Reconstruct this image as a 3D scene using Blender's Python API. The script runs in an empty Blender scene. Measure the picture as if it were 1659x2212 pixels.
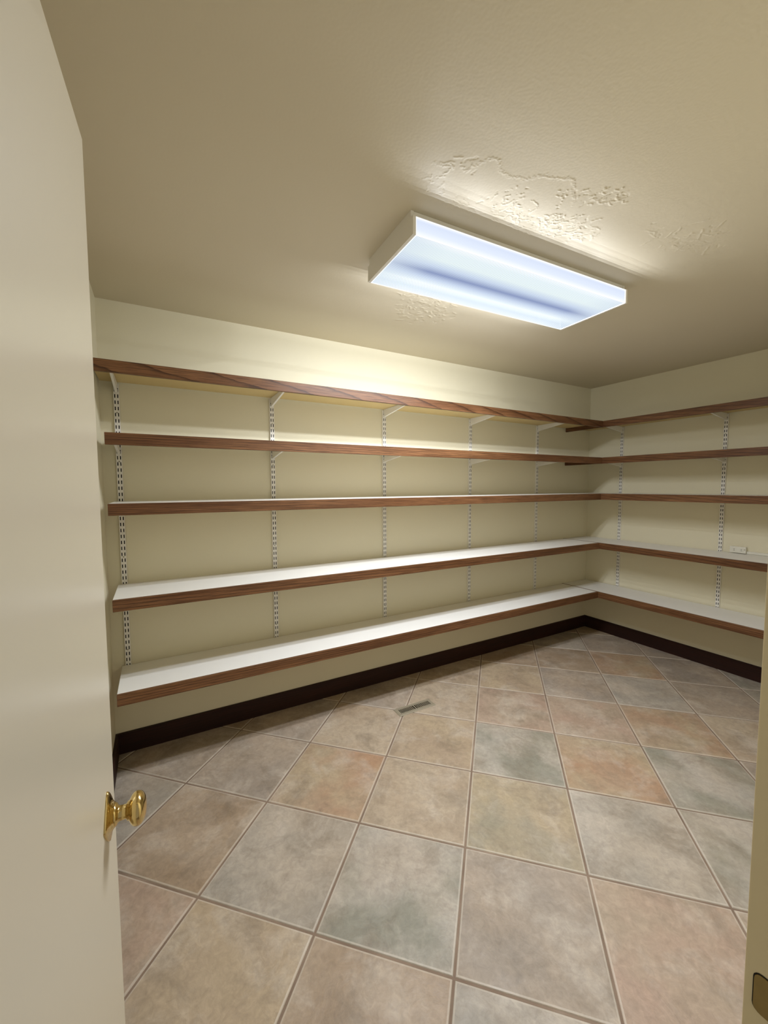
import bpy, bmesh, math, random
import numpy as np
from mathutils import Matrix, Vector

random.seed(7)
RNG = np.random.default_rng(11)
SC = bpy.context.scene
COL = SC.collection

# ------------------------------------------------------------------ camera
CAM = (-3.8678, -2.5880, 1.4670)
YAW, PITCH, ROLL, FPX = 0.5138, -0.06368, -0.00427, 873.16
cy_, sy_, cp_, sp_ = math.cos(YAW), math.sin(YAW), math.cos(PITCH), math.sin(PITCH)
fw = Vector((sy_ * cp_, cy_ * cp_, sp_))
rt = Vector((cy_, -sy_, 0))
up = rt.cross(fw)
c_, s_ = math.cos(ROLL), math.sin(ROLL)
rt, up = rt * c_ + up * s_, up * c_ - rt * s_
cd = bpy.data.cameras.new('camera')
cd.sensor_fit = 'HORIZONTAL'
cd.sensor_width = 36.0
cd.lens = FPX / 1659.0 * 36.0
cd.clip_start = 0.01
cam = bpy.data.objects.new('camera', cd)
COL.objects.link(cam)
cam.matrix_world = Matrix(((rt.x, up.x, -fw.x, CAM[0]), (rt.y, up.y, -fw.y, CAM[1]),
                           (rt.z, up.z, -fw.z, CAM[2]), (0, 0, 0, 1)))
SC.camera = cam

# ------------------------------------------------------------------ world, exposure
world = bpy.data.worlds.new('world')
SC.world = world
world.use_nodes = True
world.node_tree.nodes['Background'].inputs[0].default_value = (1.0, 0.93, 0.82, 1)
world.node_tree.nodes['Background'].inputs[1].default_value = 0.30
LAMP_WATTS = 960.0            # whole ceiling light
LAMP_TINT = (0.92, 0.97, 1.05)
vs = SC.view_settings
vs.view_transform = 'Standard'
vs.look = 'None'
vs.exposure = 0.0
vs.gamma = 1.0
vs.use_curve_mapping = False
SC.cycles.max_bounces = 6
SC.cycles.diffuse_bounces = 4
SC.cycles.glossy_bounces = 3
SC.cycles.adaptive_threshold = 0.05
SC.cycles.transparent_max_bounces = 12
SC.cycles.sample_clamp_indirect = 6.0

# ------------------------------------------------------------------ dimensions
H = 2.44
XL = -4.105                 # left wall
YF = -2.422                 # wall with the doorway, room side
WT = 0.115                  # its thickness
DX0, DX1, DH = -3.995, -3.315, 2.045   # doorway
SD = 0.379                  # shelf depth
SZ = (2.0378, 1.7152, 1.3924, 0.9456, 0.4946)
EH = 0.0549                 # oak edge height
BT = 0.019                  # shelf board thickness
BBH, BBT = 0.115, 0.014

# ------------------------------------------------------------------ helpers
def lin(r, g, b):
    f = lambda v: v / 12.92 if v <= 0.04045 else ((v + 0.055) / 1.055) ** 2.4
    return (f(r / 255), f(g / 255), f(b / 255), 1.0)

def link(o, parent=None):
    COL.objects.link(o)
    if parent is not None:
        o.parent = parent
    return o

def mobj(name, bm, mats, parent=None, smooth=False):
    me = bpy.data.meshes.new(name)
    bm.normal_update()
    bm.to_mesh(me)
    bm.free()
    for m in (mats if isinstance(mats, (list, tuple)) else [mats]):
        me.materials.append(m)
    if smooth:
        me.polygons.foreach_set('use_smooth', [True] * len(me.polygons))
    return link(bpy.data.objects.new(name, me), parent)

def tag(o, label=None, cat=None, group=None, kind=None):
    if label: o['label'] = label
    if cat: o['category'] = cat
    if group: o['group'] = group
    if kind: o['kind'] = kind
    return o

def empty(name, loc, rz=0.0):
    o = bpy.data.objects.new(name, None)
    o.empty_display_size = 0.05
    o.location = loc
    o.rotation_euler = (0, 0, rz)
    return link(o)

def box(bm, x0, x1, y0, y1, z0, z1, bev=0.0, mi=0):
    vs_ = [bm.verts.new((x, y, z)) for z in (z0, z1) for y in (y0, y1) for x in (x0, x1)]
    q = [(0, 2, 3, 1), (4, 5, 7, 6), (0, 1, 5, 4), (2, 6, 7, 3), (0, 4, 6, 2), (1, 3, 7, 5)]
    fs = [bm.faces.new([vs_[i] for i in f]) for f in q]
    for f in fs: f.material_index = mi
    if bev > 0:
        es = list({e for f in fs for e in f.edges})
        r = bmesh.ops.bevel(bm, geom=es, offset=bev, segments=2, affect='EDGES', profile=0.5)
        for f in r['faces']: f.material_index = mi
    return fs

def bbox(name, x0, x1, y0, y1, z0, z1, mat, parent=None, bev=0.0):
    bm = bmesh.new()
    box(bm, x0, x1, y0, y1, z0, z1, bev)
    return mobj(name, bm, mat, parent)

def prism(bm, pts, axis, a, b, mi=0):
    """polygon pts (u,v) extruded along axis from a to b"""
    def P(u, v, w):
        return {'x': (w, u, v), 'y': (u, w, v), 'z': (u, v, w)}[axis]
    lo = [bm.verts.new(P(u, v, a)) for u, v in pts]
    hi = [bm.verts.new(P(u, v, b)) for u, v in pts]
    n = len(pts)
    fs = [bm.faces.new(lo), bm.faces.new(hi[::-1])]
    for i in range(n):
        fs.append(bm.faces.new((lo[i], hi[i], hi[(i + 1) % n], lo[(i + 1) % n])))
    for f in fs: f.material_index = mi
    bmesh.ops.recalc_face_normals(bm, faces=fs)
    return fs

def lathe(bm, prof, seg=32, axis='x', sy=1.0, sz=1.0):
    """prof: (along, radius); spun around axis x"""
    rings = []
    for a, r in prof:
        if r < 1e-6:
            rings.append([bm.verts.new((a, 0, 0))])
        else:
            rings.append([bm.verts.new((a, sy * r * math.cos(2 * math.pi * k / seg), sz * r * math.sin(2 * math.pi * k / seg))) for k in range(seg)])
    fs = []
    for A, B in zip(rings, rings[1:]):
        for k in range(seg):
            k2 = (k + 1) % seg
            if len(A) == 1 and len(B) == 1: continue
            if len(A) == 1: fs.append(bm.faces.new((A[0], B[k], B[k2])))
            elif len(B) == 1: fs.append(bm.faces.new((A[k], B[0], A[k2])))
            else: fs.append(bm.faces.new((A[k], B[k], B[k2], A[k2])))
    bmesh.ops.recalc_face_normals(bm, faces=fs)
    return fs

# ------------------------------------------------------------------ materials
class NT:
    def __init__(s, name):
        s.m = bpy.data.materials.new(name)
        s.m.use_nodes = True
        s.t = s.m.node_tree
        s.b = s.t.nodes['Principled BSDF']
        s.out = s.t.nodes['Material Output']
    def n(s, typ, **kw):
        nd = s.t.nodes.new('ShaderNode' + typ)
        for k, v in kw.items():
            if k.startswith('i_'):
                key = k[2:]
                key = int(key) if key.isdigit() else key.replace('_', ' ')
                if isinstance(v, bpy.types.NodeSocket): s.t.links.new(v, nd.inputs[key])
                else: nd.inputs[key].default_value = v
            else: setattr(nd, k, v)
        return nd
    def l(s, a, b): s.t.links.new(a, b)
    def math(s, op, a, b=0.0, c=0.0):
        nd = s.t.nodes.new('ShaderNodeMath'); nd.operation = op
        for i, v in enumerate((a, b, c)):
            if isinstance(v, bpy.types.NodeSocket): s.l(v, nd.inputs[i])
            else: nd.inputs[i].default_value = v
        return nd.outputs[0]
    def mix(s, fac, a, b, mode='MIX'):
        nd = s.t.nodes.new('ShaderNodeMix'); nd.data_type = 'RGBA'; nd.blend_type = mode
        for idx, v in ((0, fac), (6, a), (7, b)):
            if isinstance(v, bpy.types.NodeSocket): s.l(v, nd.inputs[idx])
            else: nd.inputs[idx].default_value = v
        return nd.outputs[2]
    def ramp(s, fac, stops, interp='LINEAR'):
        nd = s.t.nodes.new('ShaderNodeValToRGB')
        nd.color_ramp.interpolation = interp
        el = nd.color_ramp.elements
        while len(el) < len(stops): el.new(0.5)
        for e, (p, c) in zip(el, stops):
            e.position = p
            e.color = c if len(c) == 4 else (*c, 1)
        s.l(fac, nd.inputs[0])
        return nd.outputs[0]
    def bump(s, h, strength, dist=0.002):
        nd = s.n('Bump'); nd.inputs['Strength'].default_value = strength
        nd.inputs['Distance'].default_value = dist
        s.l(h, nd.inputs['Height']); s.l(nd.outputs[0], s.b.inputs['Normal'])

def g3(v): return (v, v, v, 1)

def paint(name, col, rough, bump=0.05, scale=180.0, spec=0.5):
    k = NT(name)
    tc = k.n('TexCoord')
    n2 = k.n('TexNoise', i_Scale=1.7, i_Detail=1.0)
    k.l(tc.outputs['Object'], n2.inputs['Vector'])
    c2 = tuple(v * 0.955 for v in col[:3]) + (1,)
    k.l(k.mix(n2.outputs['Fac'], col, c2), k.b.inputs['Base Color'])
    k.b.inputs['Roughness'].default_value = rough
    k.b.inputs['Specular IOR Level'].default_value = spec
    if bump > 0.06:
        nz = k.n('TexNoise', i_Scale=scale, i_Detail=0.0)
        k.l(tc.outputs['Object'], nz.inputs['Vector'])
        k.bump(nz.outputs['Fac'], bump)
    return k.m

M_WALL = paint('wall_paint', lin(225, 217, 190), 0.55, 0.08, 140, 0.35)
M_CEIL = paint('ceiling_paint', lin(212, 201, 177), 0.6, 0.08, 120, 0.3)
M_DOOR = paint('door_paint', lin(214, 205, 184), 0.28, 0.05, 300, 0.5)
M_JAMB = paint('jamb_paint', lin(222, 208, 170), 0.38, 0.05, 300, 0.5)
M_MELA = paint('white_melamine', lin(238, 236, 230), 0.42, 0.02, 300, 0.5)
M_STEEL = paint('white_enamel', lin(232, 228, 220), 0.38, 0.02, 300, 0.5)
M_PLAST = paint('ivory_plastic', lin(226, 222, 208), 0.4, 0.02, 300, 0.5)

def plain(name, col, rough, metal=0.0):
    k = NT(name)
    tc = k.n('TexCoord')
    nz = k.n('TexNoise', i_Scale=60.0, i_Detail=3.0)
    k.l(tc.outputs['Object'], nz.inputs['Vector'])
    c2 = tuple(v * 0.85 for v in col[:3]) + (1,)
    k.l(k.mix(nz.outputs['Fac'], col, c2), k.b.inputs['Base Color'])
    k.b.inputs['Roughness'].default_value = rough
    k.b.inputs['Metallic'].default_value = metal
    return k.m

M_DARK = plain('dark_recess', lin(24, 20, 17), 0.8)
M_BLACK = plain('matt_black', (0.0, 0.0, 0.0, 1), 1.0)  # pure black: added glare shield in the light, painted shade behind slots and louvers
M_BLACK.node_tree.nodes['Principled BSDF'].inputs['Specular IOR Level'].default_value = 0.0
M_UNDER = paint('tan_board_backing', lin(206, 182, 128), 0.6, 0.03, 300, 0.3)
M_BRASS = plain('polished_brass', lin(222, 196, 134), 0.13, 1.0)
M_STRIKE = plain('dull_brass', lin(158, 138, 88), 0.5, 0.7)
M_REG = plain('taupe_register_enamel', lin(160, 150, 128), 0.4, 0.2)

def grout():
    k = NT('grout')
    tc = k.n('TexCoord')
    nz = k.n('TexNoise', i_Scale=6.0, i_Detail=5.0)
    k.l(tc.outputs['Object'], nz.inputs['Vector'])
    k.l(k.ramp(nz.outputs['Fac'], [(0.3, lin(112, 92, 76)), (0.6, lin(134, 114, 96)), (0.8, lin(150, 132, 114))]), k.b.inputs['Base Color'])
    k.b.inputs['Roughness'].default_value = 0.85
    return k.m
M_GROUT = grout()

def tile_mat(name, edge=False):
    k = NT(name)
    tc = k.n('TexCoord')
    oi = k.n('ObjectInfo')
    off = k.n('CombineXYZ', i_X=k.math('MULTIPLY', oi.outputs['Random'], 31.0), i_Y=k.math('MULTIPLY', oi.outputs['Random'], 57.0), i_Z=0.0)
    va = k.n('VectorMath', operation='ADD')
    k.l(tc.outputs['Object'], va.inputs[0]); k.l(off.outputs[0], va.inputs[1])
    v = va.outputs[0]
    def noise(scale, detail, dist=0.0, rough=0.5):
        nd = k.n('TexNoise', i_Scale=scale, i_Detail=detail, i_Distortion=dist, i_Roughness=rough)
        k.l(v, nd.inputs['Vector'])
        return nd.outputs['Fac']
    ta = k.n('Attribute', attribute_type='OBJECT', attribute_name='tint_a')
    tb = k.n('Attribute', attribute_type='OBJECT', attribute_name='tint_b')
    big = k.ramp(noise(3.4, 5.0, 0.25, 0.55), [(0.42, g3(0)), (0.62, g3(1))])
    c = k.mix(big, ta.outputs['Color'], tb.outputs['Color'])
    com = k.ramp(noise(2.3, 3.0, 0.2), [(0.40, g3(0.12)), (0.66, g3(0.62))])
    c = k.mix(com, c, lin(171, 153, 131))
    # pale clouds and darker veins in the glaze
    cl = k.ramp(noise(4.6, 7.0, 0.45, 0.64), [(0.50, g3(0)), (0.74, g3(0.6))])
    c = k.mix(cl, c, lin(198, 186, 171))
    dk = k.ramp(noise(5.5, 8.0, 0.6, 0.7), [(0.49, g3(0)), (0.72, g3(0.6))])
    c = k.mix(dk, c, lin(120, 106, 88))
    fine = k.ramp(noise(38.0, 5.0, 0.8, 0.7), [(0.3, g3(0.82)), (0.7, g3(1.10))])
    c = k.mix(1.0, c, fine, 'MULTIPLY')
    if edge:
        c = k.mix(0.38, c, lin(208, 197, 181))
    k.l(c, k.b.inputs['Base Color'])
    rg = k.ramp(noise(9.0, 4.0), [(0.3, g3(0.42)), (0.7, g3(0.6))])
    k.l(rg, k.b.inputs['Roughness'])
    k.b.inputs['Specular IOR Level'].default_value = 0.4
    h = k.math('ADD', noise(8.0, 8.0, 0.8, 0.66), k.math('MULTIPLY', noise(45.0, 4.0), 0.2))
    k.bump(h, 0.5, 0.008)
    return k.m
M_TILE = tile_mat('slate_look_tile')
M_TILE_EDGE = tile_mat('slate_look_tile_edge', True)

def wood(name, dark, mid, light, rough, lines=1.0):
    """stained oak; board length runs along local x, height along local z.
    object attribute grain_slope tilts the growth rings across the board."""
    k = NT(name)
    tc = k.n('TexCoord')
    oi = k.n('ObjectInfo')
    sp = k.n('SeparateXYZ'); k.l(tc.outputs['Object'], sp.inputs[0])
    x, y, z = sp.outputs
    ro = k.math('MULTIPLY', oi.outputs['Random'], 40.0)
    sl = k.n('Attribute', attribute_type='OBJECT', attribute_name='grain_slope').outputs['Fac']
    fq = k.n('Attribute', attribute_type='OBJECT', attribute_name='grain_lines').outputs['Fac']
    zz = k.math('ADD', z, y)
    def vec(sx, sz):
        return k.n('CombineXYZ', i_X=k.math('ADD', k.math('MULTIPLY', x, sx), ro), i_Y=k.math('MULTIPLY', zz, sz), i_Z=ro).outputs[0]
    def noise(v, detail, rough_=0.5):
        nd = k.n('TexNoise', i_Scale=1.0, i_Detail=detail, i_Roughness=rough_)
        k.l(v, nd.inputs['Vector']); return nd.outputs['Fac']
    warp = k.math('MULTIPLY', k.math('SUBTRACT', noise(vec(1.3, 9.0), 3.0), 0.5), 1.1)
    jag = k.math('MULTIPLY', k.math('SUBTRACT', noise(vec(28.0, 60.0), 3.0, 0.6), 0.5), 0.16)
    ph = k.math('ADD', k.math('MULTIPLY', k.math('ADD', zz, k.math('MULTIPLY', x, sl)), fq), k.math('ADD', warp, jag))
    fr = k.math('FRACT', k.math('ADD', ph, 20.0))
    ring = k.ramp(fr, [(0.0, g3(0.0)), (0.70, g3(0.08)), (0.86, g3(0.55)), (0.955, g3(1.0)), (1.0, g3(0.0))])
    pores = k.ramp(noise(vec(7.0, 300.0), 4.0, 0.7), [(0.42, g3(0)), (0.62, g3(1))])
    tone = noise(vec(1.1, 14.0), 3.0)
    c = k.mix(k.ramp(tone, [(0.35, g3(0)), (0.65, g3(1))]), mid, light)
    c = k.mix(k.math('MULTIPLY', pores, 0.62), c, dark)
    c = k.mix(k.math('MULTIPLY', ring, 0.8 * lines), c, dark)
    k.l(c, k.b.inputs['Base Color'])
    k.b.inputs['Roughness'].default_value = rough
    k.b.inputs['Specular IOR Level'].default_value = 0.3
    k.bump(pores, -0.12, 0.001)
    return k.m
M_OAK = wood('stained_oak', lin(42, 23, 11), lin(108, 71, 43), lin(137, 96, 63), 0.42)
M_BASE = wood('dark_walnut_stain', lin(20, 8, 5), lin(42, 18, 11), lin(56, 26, 16), 0.6, 0.6)

def lens_mats():
    """lit prismatic acrylic of the ceiling light: partly clear, glowing unevenly where the tubes lie behind it"""
    res = []
    for side in (False, True):
        FAC = 0.76
        k = NT('prismatic_lens_side' if side else 'prismatic_lens')
        tc = k.n('TexCoord')
        sp = k.n('SeparateXYZ'); k.l(tc.outputs['Object'], sp.inputs[0])
        x, y, z = sp.outputs
        if side:
            a = k.ramp(k.math('MULTIPLY_ADD', z, 16.0, 1.42), [(0.0, lin(250, 253, 255)), (0.35, lin(226, 235, 250)), (0.8, lin(216, 226, 246)), (1.0, lin(244, 248, 255))])
            rib = k.math('MULTIPLY_ADD', k.math('SINE', k.math('MULTIPLY', z, 1400.0)), 0.025, 1.0)
            col, amt = a, rib
        else:
            v = k.math('MULTIPLY_ADD', y, 1 / 0.376, 0.5)       # 0 at near side, 1 at far side
            a = k.ramp(v, [(0.0, lin(242, 248, 255)), (0.10, lin(226, 238, 243)), (0.26, lin(226, 238, 240)), (0.38, lin(198, 212, 232)),
                           (0.50, lin(138, 152, 190)), (0.61, lin(198, 212, 234)), (0.74, lin(242, 252, 255)), (0.86, lin(218, 232, 246)), (1.0, lin(236, 245, 255))])
            e = k.math('ABSOLUTE', x)
            ends = k.ramp(e, [(0.42, g3(0)), (0.60, g3(0.7))])
            a = k.mix(ends, a, lin(210, 222, 234))
            px_ = k.math('SINE', k.math('MULTIPLY', k.math('ADD', x, y), 2 * math.pi / 0.0115))
            py_ = k.math('SINE', k.math('MULTIPLY', k.math('SUBTRACT', x, y), 2 * math.pi / 0.0115))
            amt = k.math('MULTIPLY_ADD', k.math('MULTIPLY', px_, py_), 0.36, 1.0)
            col = a
        em = k.n('Emission'); k.l(col, em.inputs[0]); k.l(k.math('MULTIPLY', amt, LENS_GLOW / FAC), em.inputs[1])
        gm = k.n('NewGeometry')
        k.l(k.math('MULTIPLY', em.inputs[1].links[0].from_socket, k.math('SUBTRACT', 1.0, gm.outputs['Backfacing'])), em.inputs[1])
        tr = k.n('BsdfTransparent')
        mx = k.n('MixShader'); mx.inputs[0].default_value = FAC
        k.l(tr.outputs[0], mx.inputs[1]); k.l(em.outputs[0], mx.inputs[2])
        k.l(mx.outputs[0], k.out.inputs[0])
        res.append(k.m)
    k = NT('lens_edge')
    em = k.n('Emission'); em.inputs[0].default_value = lin(248, 251, 255); em.inputs[1].default_value = 1.35
    tr = k.n('BsdfTransparent'); mx = k.n('MixShader'); mx.inputs[0].default_value = 0.4
    k.l(tr.outputs[0], mx.inputs[1]); k.l(em.outputs[0], mx.inputs[2]); k.l(mx.outputs[0], k.out.inputs[0])
    res.append(k.m)
    return res
LENS_GLOW = 1.06
M_LENS, M_LENS_SIDE, M_LENS_EDGE = lens_mats()

# ------------------------------------------------------------------ room shell
HY = -3.3      # how far the floor runs on through the doorway
fl = bbox('floor', XL - 0.1, 0.1, HY, 0.1, -0.10, -0.0032, M_GROUT)
tag(fl, 'tan and grey slate-look tile floor laid on the diagonal', 'floor', kind='structure')

# the tiles: square grid turned 45 degrees
TS, TA, TO = 0.4549, -0.7836, (-2.8206, -1.3930)
GAP = 0.0078
e1 = (math.cos(TA), math.sin(TA)); e2 = (-math.sin(TA), math.cos(TA))
TINT = {'tan': ((184, 163, 133), (170, 148, 122)), 'beige': ((186, 168, 144), (174, 152, 126)),
        'grey': ((158, 151, 139), (186, 175, 160)), 'green': ((144, 142, 127), (184, 175, 162)),
        'rust': ((172, 136, 106), (178, 158, 128)), 'pink': ((178, 150, 130), (176, 156, 134)),
        'brown': ((158, 135, 110), (176, 155, 132)), 'olive': ((180, 162, 130), (156, 148, 126)),
        'taupe': ((156, 144, 131), (178, 160, 141))}
TILES = {(0, -1): 'taupe', (-1, -1): 'green', (-2, -1): 'grey', (-3, -1): 'brown', (-2, -2): 'tan', (-1, -2): 'brown', (0, -2): 'grey',
         (1, -1): 'pink', (-3, -2): 'pink', (0, 0): 'olive', (-1, 0): 'beige', (-2, 0): 'rust', (-3, 0): 'taupe', (1, 0): 'grey', (2, 0): 'green',
         (0, 1): 'green', (-1, 1): 'tan', (-2, 1): 'beige', (-3, 1): 'taupe', (-4, 0): 'taupe', (-4, 1): 'brown', (1, 1): 'rust', (2, 1): 'green', (0, 2): 'pink', (1, 2): 'pink',
         (2, 2): 'rust', (-1, 2): 'beige', (-2, 2): 'taupe', (0, 3): 'tan', (1, 3): 'taupe', (2, 3): 'grey', (3, 2): 'beige', (3, 3): 'taupe',
         (2, 4): 'rust', (1, 4): 'brown', (3, 4): 'taupe', (3, 1): 'taupe', (-4, -1): 'grey', (2, 5): 'taupe', (3, 5): 'taupe'}

def clip(poly, x0, x1, y0, y1):
    for ax, val, sg in ((0, x0, 1), (0, x1, -1), (1, y0, 1), (1, y1, -1)):
        out = []
        for i in range(len(poly)):
            a, b = poly[i - 1], poly[i]
            da, db = sg * (a[ax] - val), sg * (b[ax] - val)
            if (da >= 0) != (db >= 0):
                t = da / (da - db)
                out.append((a[0] + t * (b[0] - a[0]), a[1] + t * (b[1] - a[1])))
            if db >= 0: out.append(b)
        poly = out
        if len(poly) < 3: return []
    return poly

def inset(poly, d):
    n = len(poly); res = []
    for i in range(n):
        p0, p1, p2 = poly[i - 1], poly[i], poly[(i + 1) % n]
        a = Vector((p1[0] - p0[0], p1[1] - p0[1])); b = Vector((p2[0] - p1[0], p2[1] - p1[1]))
        if a.length < 1e-6 or b.length < 1e-6: return None
        a.normalize(); b.normalize()
        na, nb = Vector((-a.y, a.x)), Vector((-b.y, b.x))
        m = na + nb
        k = d / max(0.2, (1 + na.dot(nb)))
        res.append((p1[0] + m.x * k, p1[1] + m.y * k))
    return res

def tile_mesh(poly):
    bm = bmesh.new()
    r1, r2 = inset(poly, 0.0016), inset(poly, 0.0065)
    if r1 is None: r1 = r2 = poly
    A = [bm.verts.new((x, y, -0.012)) for x, y in poly]
    B = [bm.verts.new((x, y, -0.0028)) for x, y in poly]
    C = [bm.verts.new((x, y, -0.0008)) for x, y in r1]
    D = [bm.verts.new((x, y, 0.0)) for x, y in r2]
    n = len(poly)
    for P, Q in ((A, B), (B, C), (C, D)):
        for i in range(n):
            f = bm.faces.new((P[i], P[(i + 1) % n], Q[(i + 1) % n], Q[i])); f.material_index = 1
    bm.faces.new(D)
    me = bpy.data.meshes.new('tile')
    bm.to_mesh(me); bm.free()
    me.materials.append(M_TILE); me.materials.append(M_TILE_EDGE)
    return me

full = None
hs = TS / 2 - GAP / 2
kinds = list(TINT)
for i in range(-9, 9):
    for j in range(-7, 9):
        c = (TO[0] + TS * ((i + .5) * e1[0] + (j + .5) * e2[0]), TO[1] + TS * ((i + .5) * e1[1] + (j + .5) * e2[1]))
        loc = [(-hs, -hs), (hs, -hs), (hs, hs), (-hs, hs)]
        wp = [(c[0] + u * e1[0] + v * e2[0], c[1] + u * e1[1] + v * e2[1]) for u, v in loc]
        cl = clip(wp, XL, 0.0, HY, 0.0)
        if len(cl) < 3: continue
        ar = 0.5 * abs(sum(cl[k - 1][0] * cl[k][1] - cl[k][0] * cl[k - 1][1] for k in range(len(cl))))
        if ar < 4e-4: continue
        if ar > 0.999 * (2 * hs) ** 2:
            if full is None: full = tile_mesh(loc)
            me = full
        else:
            lp = [((x - c[0]) * e1[0] + (y - c[1]) * e1[1], (x - c[0]) * e2[0] + (y - c[1]) * e2[1]) for x, y in cl]
            me = tile_mesh(lp)
        o = bpy.data.objects.new('tile', me)
        o.location = (c[0], c[1], random.uniform(-0.0004, 0.0)); o.rotation_euler = (0, 0, TA)
        kd = TILES.get((i, j)) or random.choice(kinds)
        jit = random.uniform(0.88, 0.94)
        for nm, cc in zip(('tint_a', 'tint_b'), TINT[kd]):
            o[nm] = [v * jit for v in lin(*cc)[:3]]
        link(o, fl)

PATCH = ((-3.16, -1.74, -1.88, -1.385), (-2.86, -2.2, -0.955, -0.42))
bm = bmesh.new()
cx = sorted({XL - 0.1, 0.1, *(v for p_ in PATCH for v in p_[:2])}); cyy = sorted({YF - WT, 0.1, *(v for p_ in PATCH for v in p_[2:])})
for xa, xb in zip(cx, cx[1:]):
    for ya, yb in zip(cyy, cyy[1:]):
        inn = any(p_[0] - 1e-6 <= xa and xb <= p_[1] + 1e-6 and p_[2] - 1e-6 <= ya and yb <= p_[3] + 1e-6 for p_ in PATCH)
        box(bm, xa, xb, ya, yb, H + (0.004 if inn else 0.0), H + 0.1)
tag(mobj('ceiling', bm, M_CEIL), 'cream painted plaster ceiling with patched spots around the light', 'ceiling', kind='structure')
ceil_o = bpy.data.objects['ceiling']
tag(bbox('wall_back', XL - 0.1, 0.1, 0.0, 0.1, -0.1, H, M_WALL), 'long cream wall carrying the longest run of shelves', 'wall', kind='structure')
tag(bbox('wall_right', 0.0, 0.1, YF - WT, 0.0, -0.1, H, M_WALL), 'cream wall carrying the shorter shelves and the outlet box', 'wall', kind='structure')
tag(bbox('wall_left', XL - 0.1, XL, YF - WT, 0.0, -0.1, H, M_WALL), 'bare cream wall behind the open door', 'wall', kind='structure')
bm = bmesh.new()
JT = 0.018
for a in ((XL, DX0 - JT, 0, H), (DX1 + JT, 0.0, 0, H), (DX0 - JT, DX1 + JT, DH + JT, H)):
    box(bm, a[0], a[1], YF - WT, YF, a[2], a[3])
tag(mobj('wall_front', bm, M_WALL), 'cream wall with the doorway', 'wall', kind='structure')

def baseboard(name, L, loc, rz, label):
    bm = bmesh.new()
    prism(bm, [(0, 0), (-BBT, 0), (-BBT, BBH - 0.004), (-BBT + 0.004, BBH), (0, BBH)], 'x', 0, L)
    o = mobj(name, bm, M_BASE)
    o.location = loc; o.rotation_euler = (0, 0, rz)
    o['grain_slope'] = 0.02; o['grain_lines'] = 60.0
    tag(o, label, 'baseboard', kind='structure')
baseboard('baseboard_back', -XL, (XL, 0, 0), 0, 'dark stained baseboard under the long wall of shelves')
baseboard('baseboard_right', -YF - BBT, (0, -BBT, 0), -math.pi / 2, 'dark stained baseboard under the shorter shelves')
baseboard('baseboard_left', -YF - BBT, (XL, YF, 0), math.pi / 2, 'dark stained baseboard behind the open door')
baseboard('baseboard_front', -DX1 - 0.02 - BBT, (-BBT, YF, 0), math.pi, 'dark stained baseboard beside the doorway')

# plaster repairs standing proud of the ceiling
def height_field(x0, x1, y0, y1, step, ridges, clusters):
    nx, ny = int((x1 - x0) / step) + 1, int((y1 - y0) / step) + 1
    X, Y = np.linspace(x0, x1, nx), np.linspace(y0, y1, ny)
    hgt = np.zeros((ny, nx))
    def stamp(px, py, rad, amp):
        r = int(rad * 3 / step) + 1
        ci, cj = int((px - x0) / step), int((py - y0) / step)
        a, b, c, d = max(0, cj - r), min(ny, cj + r + 1), max(0, ci - r), min(nx, ci + r + 1)
        if a >= b or c >= d: return
        dd = (X[None, c:d] - px) ** 2 + (Y[a:b, None] - py) ** 2
        g = amp * np.exp(-dd / (rad * rad))
        s = hgt[a:b, c:d]
        if amp > 0: np.maximum(s, g, out=s)
        else: np.minimum(s, g, out=s)
    def walk(pts, rad, amp, jit):
        for (ax, ay), (bx, by) in zip(pts, pts[1:]):
            L = math.hypot(bx - ax, by - ay); n = max(2, int(L / (rad * 0.7)))
            for q in range(n):
                t = q / n
                stamp(ax + (bx - ax) * t + RNG.normal(0, jit), ay + (by - ay) * t + RNG.normal(0, jit), rad * RNG.uniform(0.7, 1.3), amp * RNG.uniform(0.5, 1.2))
    for pts, rad, amp in ridges: walk(pts, rad, amp, 0.0034)
    for quad, n, ln, rad, amp in clusters:
        q = np.array(quad)
        for _ in range(n):
            u, v = RNG.beta(1.6, 1.6), RNG.beta(1.6, 1.6)
            p = (q[0] * (1 - u) + q[1] * u) * (1 - v) + (q[3] * (1 - u) + q[2] * u) * v
            ang = RNG.normal(-0.35, 0.8); L = ln * RNG.uniform(0.3, 1.4)
            pts = [tuple(p)]
            for _k in range(4):
                ang += RNG.normal(0, 0.6)
                pts.append((pts[-1][0] + L / 4 * math.cos(ang), pts[-1][1] + L / 4 * math.sin(ang)))
            walk(pts, rad * 0.58, amp * 0.6 * (1 if RNG.random() < 0.62 else -0.9), 0.001)
    # fade to the flat ceiling at the border
    ex = np.minimum(np.arange(nx), np.arange(nx)[::-1]) / 4.0
    ey = np.minimum(np.arange(ny), np.arange(ny)[::-1]) / 4.0
    m = np.clip(np.minimum(ex[None, :], ey[:, None]), 0, 1)
    hgt = hgt * m
    co = np.empty((ny * nx, 3)); XX, YY = np.meshgrid(X, Y)
    co[:, 0] = XX.ravel(); co[:, 1] = YY.ravel(); co[:, 2] = (H - hgt).ravel()
    idx = np.arange(ny * nx).reshape(ny, nx)
    fa = np.stack([idx[:-1, :-1], idx[1:, :-1], idx[1:, 1:], idx[:-1, 1:]], -1).reshape(-1, 4)
    me = bpy.data.meshes.new('plaster_patch')
    me.from_pydata(co.tolist(), [], fa.tolist())
    me.polygons.foreach_set('use_smooth', [True] * len(me.polygons))
    me.materials.append(M_CEIL)
    o = link(bpy.data.objects.new('plaster_patch', me), ceil_o)
    return o
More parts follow.
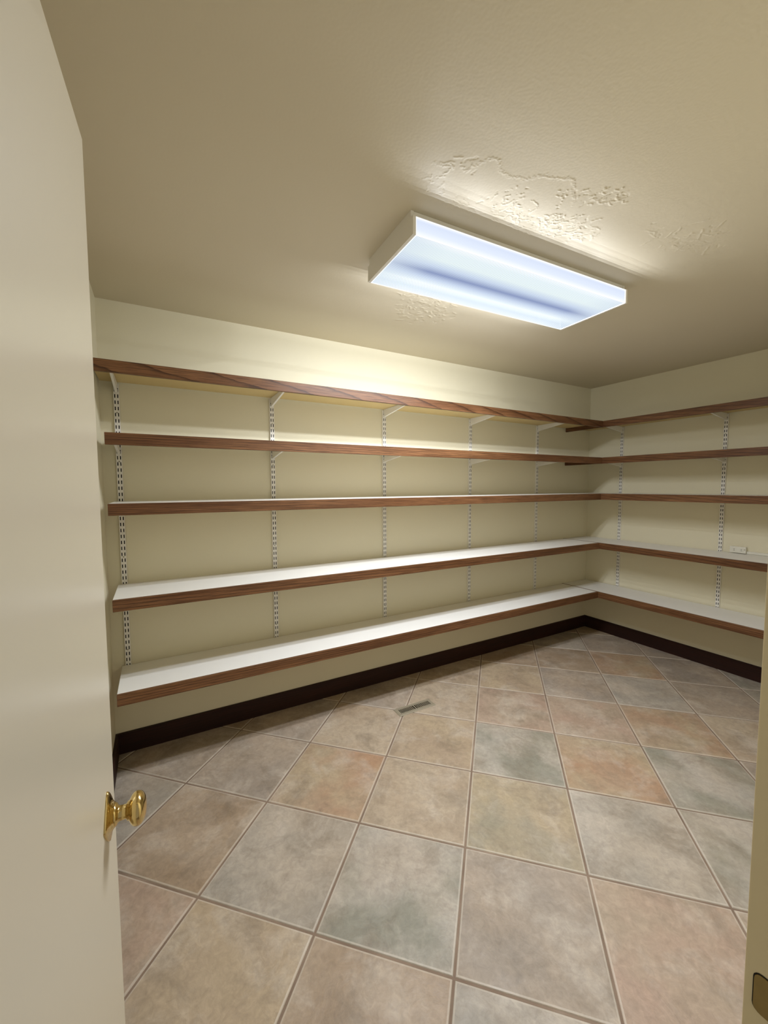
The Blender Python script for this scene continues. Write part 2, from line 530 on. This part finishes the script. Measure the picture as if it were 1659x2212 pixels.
ridge = [(-3.106, -1.545), (-3.075, -1.55), (-3.021, -1.576), (-2.997, -1.569), (-2.987, -1.592), (-2.963, -1.644), (-2.939, -1.648), (-2.903, -1.622), (-2.86, -1.618),
         (-2.807, -1.637), (-2.771, -1.671), (-2.729, -1.683), (-2.692, -1.704), (-2.669, -1.706), (-2.638, -1.682), (-2.59, -1.653), (-2.571, -1.634)]
Q = lambda *a: [tuple(a[i:i + 2]) for i in range(0, 8, 2)]
height_field(*PATCH[0], 0.0023, [(ridge, 0.0024, 0.00065)], [
    (Q(-3.101, -1.577, -3.008, -1.629, -2.968, -1.585, -3.066, -1.531), 16, 0.03, 0.0042, 0.0014),
    (Q(-3.109, -1.486, -3.03, -1.53, -2.976, -1.462, -3.06, -1.416), 16, 0.022, 0.0034, 0.0010),
    (Q(-2.892, -1.552, -2.755, -1.628, -2.701, -1.583, -2.845, -1.502), 14, 0.012, 0.0034, 0.0016),
    (Q(-2.702, -1.639, -2.645, -1.67, -2.568, -1.614, -2.628, -1.58), 12, 0.012, 0.0034, 0.0016),
    (Q(-3.025, -1.427, -2.874, -1.511, -2.798, -1.43, -2.93, -1.39), 26, 0.032, 0.0030, 0.0014),
    (Q(-2.868, -1.498, -2.711, -1.585, -2.541, -1.441, -2.68, -1.395), 60, 0.034, 0.0030, 0.0015),
    (Q(-2.658, -1.527, -2.549, -1.588, -2.432, -1.502, -2.551, -1.435), 60, 0.026, 0.0030, 0.0017),
    (Q(-2.556, -1.593, -2.471, -1.64, -2.292, -1.523, -2.388, -1.469), 34, 0.035, 0.0050, 0.0013),
    (Q(-2.64, -1.689, -2.493, -1.77, -2.406, -1.721, -2.563, -1.634), 60, 0.022, 0.0042, 0.0014),
    (Q(-2.242, -1.709, -2.001, -1.844, -1.763, -1.754, -2.036, -1.603), 40, 0.05, 0.0055, 0.0008)])
height_field(*PATCH[1], 0.0038, [], [
    (Q(-2.816, -0.86, -2.535, -0.94, -2.256, -0.625, -2.599, -0.456), 170, 0.03, 0.0075, 0.0022)])

# ------------------------------------------------------------------ doorway trim and door
tr = empty('trim_1', (DX1, YF, 0))
tag(tr, 'cream painted wooden door frame at the doorway', 'door frame', kind='structure')
def tpart(name, x0, x1, y0, y1, z0, z1, bev=0.0015, mat=None):
    o = bbox(name, x0 - DX1, x1 - DX1, y0 - YF, y1 - YF, z0, z1, mat or M_JAMB, tr, bev)
    return o
tpart('jamb', DX1, DX1 + JT, YF - WT - 0.004, YF + 0.001, 0, DH + JT)
tpart('jamb', DX0 - JT, DX0, YF - WT - 0.004, YF + 0.001, 0, DH + JT)
tpart('head', DX0, DX1, YF - WT - 0.004, YF + 0.001, DH, DH + JT)
tpart('door_stop', DX1 - 0.011, DX1, YF - 0.078, YF - 0.038, 0, DH)
tpart('door_stop', DX0, DX0 + 0.011, YF - 0.078, YF - 0.038, 0, DH)
tpart('door_stop', DX0 + 0.011, DX1 - 0.011, YF - 0.078, YF - 0.038, DH - 0.011, DH)
# strike plate on the jamb: rounded plate with a latch hole
bm = bmesh.new()
def ring_pts(y0, y1, z0, z1, r, n=5):
    pts = []
    for cyy, czz, a0 in ((y1 - r, z1 - r, 0), (y0 + r, z1 - r, 90), (y0 + r, z0 + r, 180), (y1 - r, z0 + r, 270)):
        for q in range(n):
            a = math.radians(a0 + 90 * q / (n - 1)); pts.append((cyy + r * math.cos(a), czz + r * math.sin(a)))
    return pts
op = ring_pts(-0.036, -0.008, 0.893, 0.937, 0.007); ip = ring_pts(-0.033, -0.0245, 0.902, 0.928, 0.002)
O1 = [bm.verts.new((-0.0016, u, v)) for u, v in op]; I1 = [bm.verts.new((-0.0016, u, v)) for u, v in ip]
O0 = [bm.verts.new((0.001, u, v)) for u, v in op]; I0 = [bm.verts.new((-0.0002, u, v)) for u, v in ip]
n = len(op)
for i in range(n):
    k2 = (i + 1) % n
    bm.faces.new((O1[i], O1[k2], I1[k2], I1[i])); bm.faces.new((O0[i], O0[k2], O1[k2], O1[i])); bm.faces.new((I1[i], I1[k2], I0[k2], I0[i]))
f = bm.faces.new(I0); f.material_index = 1
bmesh.ops.recalc_face_normals(bm, faces=bm.faces)
gp = [bm.verts.new((-0.0004, u, v)) for u, v in ring_pts(-0.0372, -0.0068, 0.8918, 0.9382, 0.008)]
f = bm.faces.new(gp); f.material_index = 1
sp_o = mobj('strike_plate', bm, [M_STRIKE, M_DARK], tr)
sp_o['label'] = 'dull brass strike plate'
for sg in (0.9145 + 0.0175, 0.9145 - 0.0175):
    bm = bmesh.new(); lathe(bm, [(-0.0016, 0.0028), (-0.0023, 0.0022), (-0.0023, 0.0)], 14)
    o = mobj('screw', bm, M_STRIKE, sp_o); o.location = (0, -0.0285, sg)

# the door, swung into the room
DE = Vector((-3.951, -1.747)); DHG = Vector((-3.993, YF + 0.004))
dv = (DE - DHG); DW = dv.length; dang = math.atan2(dv.y, dv.x)
door = empty('door_1', (DHG.x, DHG.y, 0.0), dang)
tag(door, 'cream flush door standing open with a brass knob', 'door', kind='structure')
DT = 0.035
# local: x along leaf width, -y is the face seen (towards the opening)
leaf = bbox('leaf', 0, DW, 0.0, DT, 0.008, 2.03, M_DOOR, door, 0.0018)
KX, KZ = DW - 0.066, 0.926
for sgn in (-1, 1):
    kb = bmesh.new()
    # lathe profile along +x from the door face, then turned to face out
    prof = [(0.006, 0.0185), (0.0100, 0.0182), (0.0130, 0.0165), (0.0150, 0.0128), (0.0165, 0.0115), (0.0255, 0.0108), (0.0272, 0.0122), (0.0284, 0.0146), (0.0302, 0.0148),
            (0.0316, 0.0168), (0.0340, 0.0215), (0.0372, 0.0245), (0.0410, 0.0260), (0.0450, 0.0257), (0.0486, 0.0238), (0.0518, 0.0202), (0.0542, 0.0148), (0.0555, 0.0078), (0.056, 0.0)]
    if sgn > 0: prof = [(a * 0.8, r) for a, r in prof]
    lathe(kb, prof, 40)
    knob = mobj('knob', kb, M_BRASS, door, True)
    knob.location = (KX, 0.0 if sgn < 0 else DT, KZ)
    knob.rotation_euler = (0, 0, -math.pi / 2 if sgn < 0 else math.pi / 2)
    # pointed rosette: rounded diamond rising to a collar
    rb = bmesh.new()
    N = 64
    def outline(a, s):
        # diamond with softly bowed sides, taller than wide
        ca, sa = math.cos(a), math.sin(a)
        p_ = 1.18
        r = (abs(ca / 0.038) ** p_ + abs(sa / 0.043) ** p_) ** (-1 / p_)
        return r
    rings = []
    for hgt, mixf, scl in ((0.0, 0.0, 1.0), (0.0016, 0.0, 1.0), (0.0030, 0.0, 0.965), (0.0042, 0.15, 0.86), (0.0060, 0.5, 0.70), (0.0085, 0.85, 0.58), (0.0105, 1.0, 0.53), (0.0105, 1.0, 0.30)):
        rr = []
        for q in range(N):
            a = 2 * math.pi * q / N
            r = outline(a, 1) * (1 - mixf) * scl + 0.0345 * mixf * scl
            rr.append(rb.verts.new((hgt, r * math.cos(a), r * math.sin(a))))
        rings.append(rr)
    for A, B in zip(rings, rings[1:]):
        for q in range(N): rb.faces.new((A[q], A[(q + 1) % N], B[(q + 1) % N], B[q]))
    bmesh.ops.recalc_face_normals(rb, faces=rb.faces)
    ro = mobj('rosette', rb, M_BRASS, knob, True)
bbox('latch_plate', DW - 0.0005, DW + 0.0008, 0.005, DT - 0.005, KZ - 0.028, KZ + 0.028, M_STRIKE, door)
for hz in (0.25, 1.05, 1.8):
    hb = bmesh.new(); lathe(hb, [(0, 0.0), (0, 0.005), (0.09, 0.005), (0.09, 0.0)], 16)
    hg = mobj('hinge', hb, M_STRIKE, door); hg.rotation_euler = (0, -math.pi / 2, 0); hg.location = (-0.003, DT + 0.004, hz)

# ------------------------------------------------------------------ ceiling light
LC = (-2.434, -1.190); LR = -0.0425
LL, LWid, LZ0, LZ1 = 1.215, 0.376, 2.352 - H, 2.414 - H       # lens, heights below the ceiling
light = empty('ceiling_light', (LC[0], LC[1], H), LR)
tag(light, 'white fluorescent ceiling light with a lit prismatic wraparound lens', 'ceiling light')
BW = 0.346
bm = bmesh.new()
box(bm, -LL / 2 + 0.012, LL / 2 - 0.012, -BW / 2, BW / 2, LZ1 + 0.001, -0.0002, 0.002)
mobj('housing', bm, M_STEEL, light)
bm = bmesh.new()       # added black liner, no real fixture part: keeps the lens from burning out
box(bm, -LL / 2 + 0.014, LL / 2 - 0.014, -LWid / 2 + 0.004, LWid / 2 - 0.004, LZ1 - 0.0015, LZ1 + 0.0012)
for sx in (-1, 1):
    xq = sx * (LL / 2 - 0.0145)
    box(bm, xq - 0.001, xq + 0.001, -LWid / 2 + 0.004, LWid / 2 - 0.004, LZ0 + 0.003, LZ1)
mobj('added_glare_shield', bm, M_BLACK, light)
for sx in (-1, 1):
    bm = bmesh.new()
    w, b2 = LWid / 2 + 0.001, BW / 2 + 0.001
    pr_ = [(-w, LZ0 - 0.0015), (w, LZ0 - 0.0015), (w, LZ1 + 0.001), (b2, LZ1 + 0.001), (b2, 0), (-b2, 0), (-b2, LZ1 + 0.001), (-w, LZ1 + 0.001)]
    xs = sx * (LL / 2 - 0.006)
    prism(bm, pr_, 'x', xs - 0.006, xs + 0.006)
    mobj('end_cap', bm, M_STEEL, light)
bm = bmesh.new()
x0, x1, w = -LL / 2 + 0.012, LL / 2 - 0.012, LWid / 2 - 0.0015
def quad(bm, pts, mi):
    f = bm.faces.new([bm.verts.new(p) for p in pts]); f.material_index = mi
quad(bm, [(x0, -w, LZ0), (x0, w, LZ0), (x1, w, LZ0), (x1, -w, LZ0)], 0)
quad(bm, [(x0, -w, LZ0), (x1, -w, LZ0), (x1, -w, LZ1), (x0, -w, LZ1)], 1)
quad(bm, [(x0, w, LZ0), (x0, w, LZ1), (x1, w, LZ1), (x1, w, LZ0)], 1)
lens = mobj('lens', bm, [M_LENS, M_LENS_SIDE], light)
lens['label'] = 'glowing prismatic plastic lens'
bm = bmesh.new()
for yy in (-w, w):
    box(bm, x0, x1, yy - 0.0014, yy + 0.0014, LZ0 - 0.0014, LZ0 + 0.0014)
    if yy < 0: box(bm, x0, x1, yy - 0.0014, yy + 0.0014, LZ1 - 0.0028, LZ1)
for xx in (x0 + 0.0015, x1 - 0.0015):
    box(bm, xx - 0.002, xx + 0.002, -w, w, LZ0 - 0.0018, LZ0 + 0.0018)
    for yy in (-w,): box(bm, xx - 0.002, xx + 0.002, yy - 0.0014, yy + 0.0014, LZ0, LZ1)
mobj('lens_edge', bm, M_LENS_EDGE, lens)
NX, ROWS = 6, (-0.115, -0.09, -0.065, 0.065, 0.09, 0.115)
for q in range(NX):
    for yy in ROWS:
        ld = bpy.data.lights.new('tube_light', 'POINT')
        ld.energy = LAMP_WATTS / (NX * len(ROWS))
        ld.color = LAMP_TINT
        ld.shadow_soft_size = 0.0
        # photometric profile of a tube: nothing along its axis, most of it straight down
        ld.use_nodes = True
        lt = ld.node_tree
        em = next(n_ for n_ in lt.nodes if n_.type == 'EMISSION')
        tcn = lt.nodes.new('ShaderNodeTexCoord'); sx_ = lt.nodes.new('ShaderNodeSeparateXYZ')
        lt.links.new(tcn.outputs['Normal'], sx_.inputs[0])
        def lm(op, a, b=0.0, c=0.0, clamp=False):
            nd = lt.nodes.new('ShaderNodeMath'); nd.operation = op; nd.use_clamp = clamp
            for i_, v_ in enumerate((a, b, c)):
                if isinstance(v_, bpy.types.NodeSocket): lt.links.new(v_, nd.inputs[i_])
                else: nd.inputs[i_].default_value = v_
            return nd.outputs[0]
        axis = lm('SQRT', lm('SUBTRACT', 1.0, lm('MULTIPLY', sx_.outputs[0], sx_.outputs[0]), clamp=True))
        down = lm('MULTIPLY', sx_.outputs[2], -1.0, clamp=True)
        upw = lm('MULTIPLY', sx_.outputs[2], 1.0, clamp=True)
        lt.links.new(lm('MULTIPLY', axis, lm('MULTIPLY_ADD', upw, 0.6, lm('MULTIPLY_ADD', down, 0.80, 0.20))), em.inputs['Strength'])
        lo = link(bpy.data.objects.new('tube_light', ld), light)
        lo.location = ((q + 0.5) / NX * 1.10 - 0.55, yy, LZ0 + 0.036)

# ------------------------------------------------------------------ shelves
ORD = ('top', 'second', 'third', 'fourth', 'lowest')
def shelf(L, d, zt, loc, rz, label, group, slope, lines, flip=False):
    """local x along the shelf, local -y towards the room"""
    s = empty('wall_shelf', (loc[0], loc[1], zt - EH), rz)
    tag(s, label, 'shelf', group)
    bm = bmesh.new()
    box(bm, 0.0005, L, -d + 0.018, -0.0150, EH - BT, EH, 0.0006)
    bm.normal_update()
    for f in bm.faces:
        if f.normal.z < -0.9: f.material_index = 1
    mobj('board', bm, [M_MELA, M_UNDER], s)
    bm = bmesh.new()
    box(bm, 0, L, -0.009, 0.009, -EH / 2, EH / 2, 0.0012)
    e = mobj('edge_strip', bm, M_OAK, s)
    e.location = (0, -d + 0.009, EH / 2)
    e['grain_slope'] = slope; e['grain_lines'] = lines
    e['label'] = 'stained oak edge strip'
    return s
WHERE = ('highest', 'second from the top', 'middle', 'second from the bottom', 'lowest')
for k, zt in enumerate(SZ):
    xl = XL + (0.004 if k == 0 else 0.046)
    shelf(-SD - xl, SD, zt, (xl, 0, 0), 0, 'oak-edged white shelf on the long wall, ' + WHERE[k] + ' of five',
          'oak-edged shelves on the long wall', (0.24, 0.015, 0.01, 0.03, 0.012)[k], (14.0, 80.0, 110.0, 60.0, 75.0)[k])
for k, zt in enumerate(SZ):
    shelf(-YF - 0.006, SD, zt, (0, -0.002, 0), -math.pi / 2, 'oak-edged white shelf on the wall with the outlet box, ' + WHERE[k] + ' of five',
          'oak-edged shelves on the outlet wall', (0.12, 0.13, 0.10, 0.07, 0.02)[k], (40.0, 42.0, 45.0, 42.0, 70.0)[k])

# ------------------------------------------------------------------ slotted standards and brackets
def standard_mesh(z0, z1, sw=0.026, dp=0.0140):
    """channel with two rows of slots; local +y into the wall, front at -dp"""
    bm = bmesh.new()
    xs = [-sw / 2, -0.0088, -0.0044, 0.0044, 0.0088, sw / 2]
    pitch, sl = 0.0323, 0.0185
    zs = [0.0]; solid = []
    n = int((z1 - z0) / pitch)
    z = 0.0
    rows = []
    for q in range(n):
        a = q * pitch + (pitch - sl) / 2
        rows.append((z, a, False)); rows.append((a, a + sl, True)); z = a + sl
    rows.append((z, z1 - z0, False))
    V = {}
    def vert(x, zz):
        k = (round(x, 6), round(zz, 6))
        if k not in V: V[k] = bm.verts.new((x, -dp, zz))
        return V[k]
    for a, b, hole in rows:
        for c in range(5):
            if hole and c in (1, 3): continue
            bm.faces.new((vert(xs[c], a), vert(xs[c + 1], a), vert(xs[c + 1], b), vert(xs[c], b)))
    hgt = z1 - z0
    for sx in (-1, 1):
        x = sx * sw / 2
        p = [bm.verts.new(v) for v in ((x, -dp, 0), (x, -0.0005, 0), (x, -0.0005, hgt), (x, -dp, hgt))]
        bm.faces.new(p if sx < 0 else p[::-1])
    for zz in (0, hgt):
        bm.faces.new([bm.verts.new(v) for v in ((-sw / 2, -dp, zz), (sw / 2, -dp, zz), (sw / 2, -0.0005, zz), (-sw / 2, -0.0005, zz))])
    # black sheet painting the shade inside the channel, a little behind the slots
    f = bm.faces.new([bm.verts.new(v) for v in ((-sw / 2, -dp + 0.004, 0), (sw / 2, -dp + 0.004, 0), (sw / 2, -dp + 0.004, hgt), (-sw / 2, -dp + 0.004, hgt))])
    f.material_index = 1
    return bm, n, pitch
ST_Z0, ST_Z1 = 0.38, 2.012
bm, NSLOT, PITCH = standard_mesh(ST_Z0, ST_Z1)
st_me = bpy.data.meshes.new('standard_channel')
bm.to_mesh(st_me); bm.free()
st_me.materials.append(M_STEEL); st_me.materials.append(M_BLACK)
bm = bmesh.new()
lathe(bm, [(0, 0.0036), (-0.0012, 0.0030), (-0.0014, 0.0012), (-0.0008, 0.0)], 12)
sc_me = bpy.data.meshes.new('screw'); bm.to_mesh(sc_me); bm.free(); sc_me.materials.append(M_REG)

def bracket_mesh(L=0.322, hb=0.052, ht=0.014, th=0.011):
    """pressed steel bracket: folded U channel, tapered; top at z=0; runs to -y; bottom edge folded"""
    bm = bmesh.new()
    prof = [(0.0, 0.0), (-L, 0.0), (-L, -ht * 0.6), (-L + 0.012, -ht), (-0.012, -hb), (0.0, -hb)]
    prism(bm, prof, 'x', -th / 2, th / 2)
    bmesh.ops.bevel(bm, geom=[e for e in bm.edges if abs(e.verts[0].co.x - e.verts[1].co.x) < 1e-6], offset=0.0012, segments=2, affect='EDGES', profile=0.5)
    # hooks that sit in the slots
    for sx in (-0.0063, 0.0063):
        box(bm, sx - 0.0009, sx + 0.0009, -0.002, 0.0035, -hb + 0.004, -hb + 0.016)
    me = bpy.data.meshes.new('bracket'); bm.to_mesh(me); bm.free(); me.materials.append(M_STEEL)
    return me
br_me = bracket_mesh()
NUMW = ('first', 'second', 'third', 'fourth', 'fifth')
W1X = (-4.030, -3.2165, -2.4085, -1.5925, -0.784)
W2Y = (-0.338, -1.138)
ST_DP = 0.0140
sites = [((x, 0.0), 0.0, 'long', q) for q, x in enumerate(W1X)] + [((0.0, y), -math.pi / 2, 'outlet', q) for q, y in enumerate(W2Y)]
for (x, y), rz, wall, q in sites:
    if wall == 'long': txt = NUMW[q] + ' from the open door on the long wall'; grp = 'slotted standards on the long wall'
    else: txt = ('next to the room corner' if q == 0 else 'beside the outlet box') + ' on the shorter shelf wall'; grp = 'slotted standards on the outlet wall'
    s = empty('shelf_standard', (x, y, ST_Z0), rz)
    tag(s, 'white slotted steel shelf standard, ' + txt, 'shelf standard', grp)
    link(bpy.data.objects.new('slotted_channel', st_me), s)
    for zz in (0.20, 0.456, 0.712, 0.968, 1.224, 1.48):
        o = bpy.data.objects.new('screw', sc_me); o.location = (0, -ST_DP - 0.0001, zz); o.rotation_euler = (0, 0, math.pi / 2)
        link(o, s)
    for k in (0, 1):
        zt = SZ[k] - BT
        b = bpy.data.objects.new('shelf_bracket', br_me)
        off = -ST_DP - 0.0006
        b.location = (x + (off if wall == 'outlet' else 0), y + (off if wall == 'long' else 0), zt - 0.0003)
        b.rotation_euler = (0, 0, rz)
        link(b)
        which = 'highest' if k == 0 else 'second-highest'
        if wall == 'long': lt = 'white steel bracket under the ' + which + ' long-wall shelf, ' + NUMW[q] + ' from the open door'
        else: lt = 'white steel bracket under the ' + which + ' outlet-wall shelf, ' + ('nearest the room corner' if q == 0 else 'above the outlet box')
        tag(b, lt, 'bracket', 'brackets under the two highest shelves')

# ------------------------------------------------------------------ floor register
VC = (-2.419, -0.4245)
reg = empty('floor_register', (VC[0], VC[1], 0.0))
tag(reg, 'taupe metal floor register set in the tiles below the long shelves', 'floor vent')
RL, RW = 0.282, 0.090
bm = bmesh.new()
il, iw = 0.232 / 2, 0.043 / 2
def rect(l, w_, z): return [bm.verts.new(p) for p in ((-l, -w_, z), (l, -w_, z), (l, w_, z), (-l, w_, z))]
lv = [rect(RL / 2, RW / 2, 0.0), rect(RL / 2 - 0.001, RW / 2 - 0.001, 0.0018), rect(RL / 2 - 0.006, RW / 2 - 0.006, 0.0042), rect(il, iw, 0.0042), rect(il, iw, 0.0004)]
for A, B in zip(lv, lv[1:]):
    for i in range(4): bm.faces.new((A[i], A[(i + 1) % 4], B[(i + 1) % 4], B[i]))
mobj('frame', bm, M_REG, reg)
bm = bmesh.new(); box(bm, -il, il, -iw, iw, 0.0002, 0.0008)
mobj('damper_shade', bm, M_BLACK, reg)  # flat sheet coloured black for the shade below the louvers
bm = bmesh.new(); box(bm, -0.0042, 0.0042, -iw, iw, 0.001, 0.0042)
mobj('centre_bar', bm, M_REG, reg)
bm = bmesh.new()
prism(bm, [(-0.0024, 0.0012), (0.0024, 0.0012), (0.0024, 0.0040), (-0.0024, 0.0040)], 'y', -iw, iw)
lb_me = bpy.data.meshes.new('louver'); bm.to_mesh(lb_me); bm.free(); lb_me.materials.append(M_REG)
for sx in (-1, 1):
    for q in range(9):
        o = bpy.data.objects.new('louver', lb_me)
        o.location = (sx * (0.0155 + q * 0.0115), 0, 0); link(o, reg)

# ------------------------------------------------------------------ outlet box and raceway on the right wall
OB = (-1.208, -1.304, 0.950, 0.997)
ob = empty('outlet_box', (0.0, (OB[0] + OB[1]) / 2, OB[2]))
tag(ob, 'small ivory surface outlet box above the fourth shelf', 'outlet')
hl = (OB[0] - OB[1]) / 2
bbox('box_body', -0.030, -0.0002, -hl, hl, 0, OB[3] - OB[2], M_PLAST, ob, 0.003)
cv = bbox('cover_plate', -0.0335, -0.0302, -hl - 0.001, hl + 0.001, 0.0005, OB[3] - OB[2] + 0.001, M_PLAST, ob, 0.001)
for yy in (0.022, -0.022):
    bm = bmesh.new(); lathe(bm, [(-0.0334, 0.0145), (-0.0350, 0.0140), (-0.0352, 0.0)], 24)
    rc = mobj('receptacle', bm, M_PLAST, ob); rc.location = (0, yy, 0.0235)
    bm = bmesh.new()
    for zz in (-0.005, 0.005): box(bm, -0.0356, -0.0350, -0.0045, 0.0035, zz - 0.0011, zz + 0.0011)
    mobj('slot', bm, M_DARK, rc)
bm = bmesh.new(); lathe(bm, [(-0.0334, 0.0035), (-0.0345, 0.003), (-0.0346, 0.0)], 14)
o = mobj('screw', bm, M_REG, ob); o.location = (0, -0.042, 0.028)
bm = bmesh.new()
prism(bm, [(-0.0002, 0.9468), (-0.016, 0.9468), (-0.018, 0.9495), (-0.018, 0.9640), (-0.016, 0.9665), (-0.0002, 0.9665)], 'y', OB[1] - 0.0005, YF + 0.002)
rw = mobj('cable_raceway', bm, M_PLAST)
tag(rw, 'slim ivory cable raceway running along the wall from the outlet box', 'raceway')
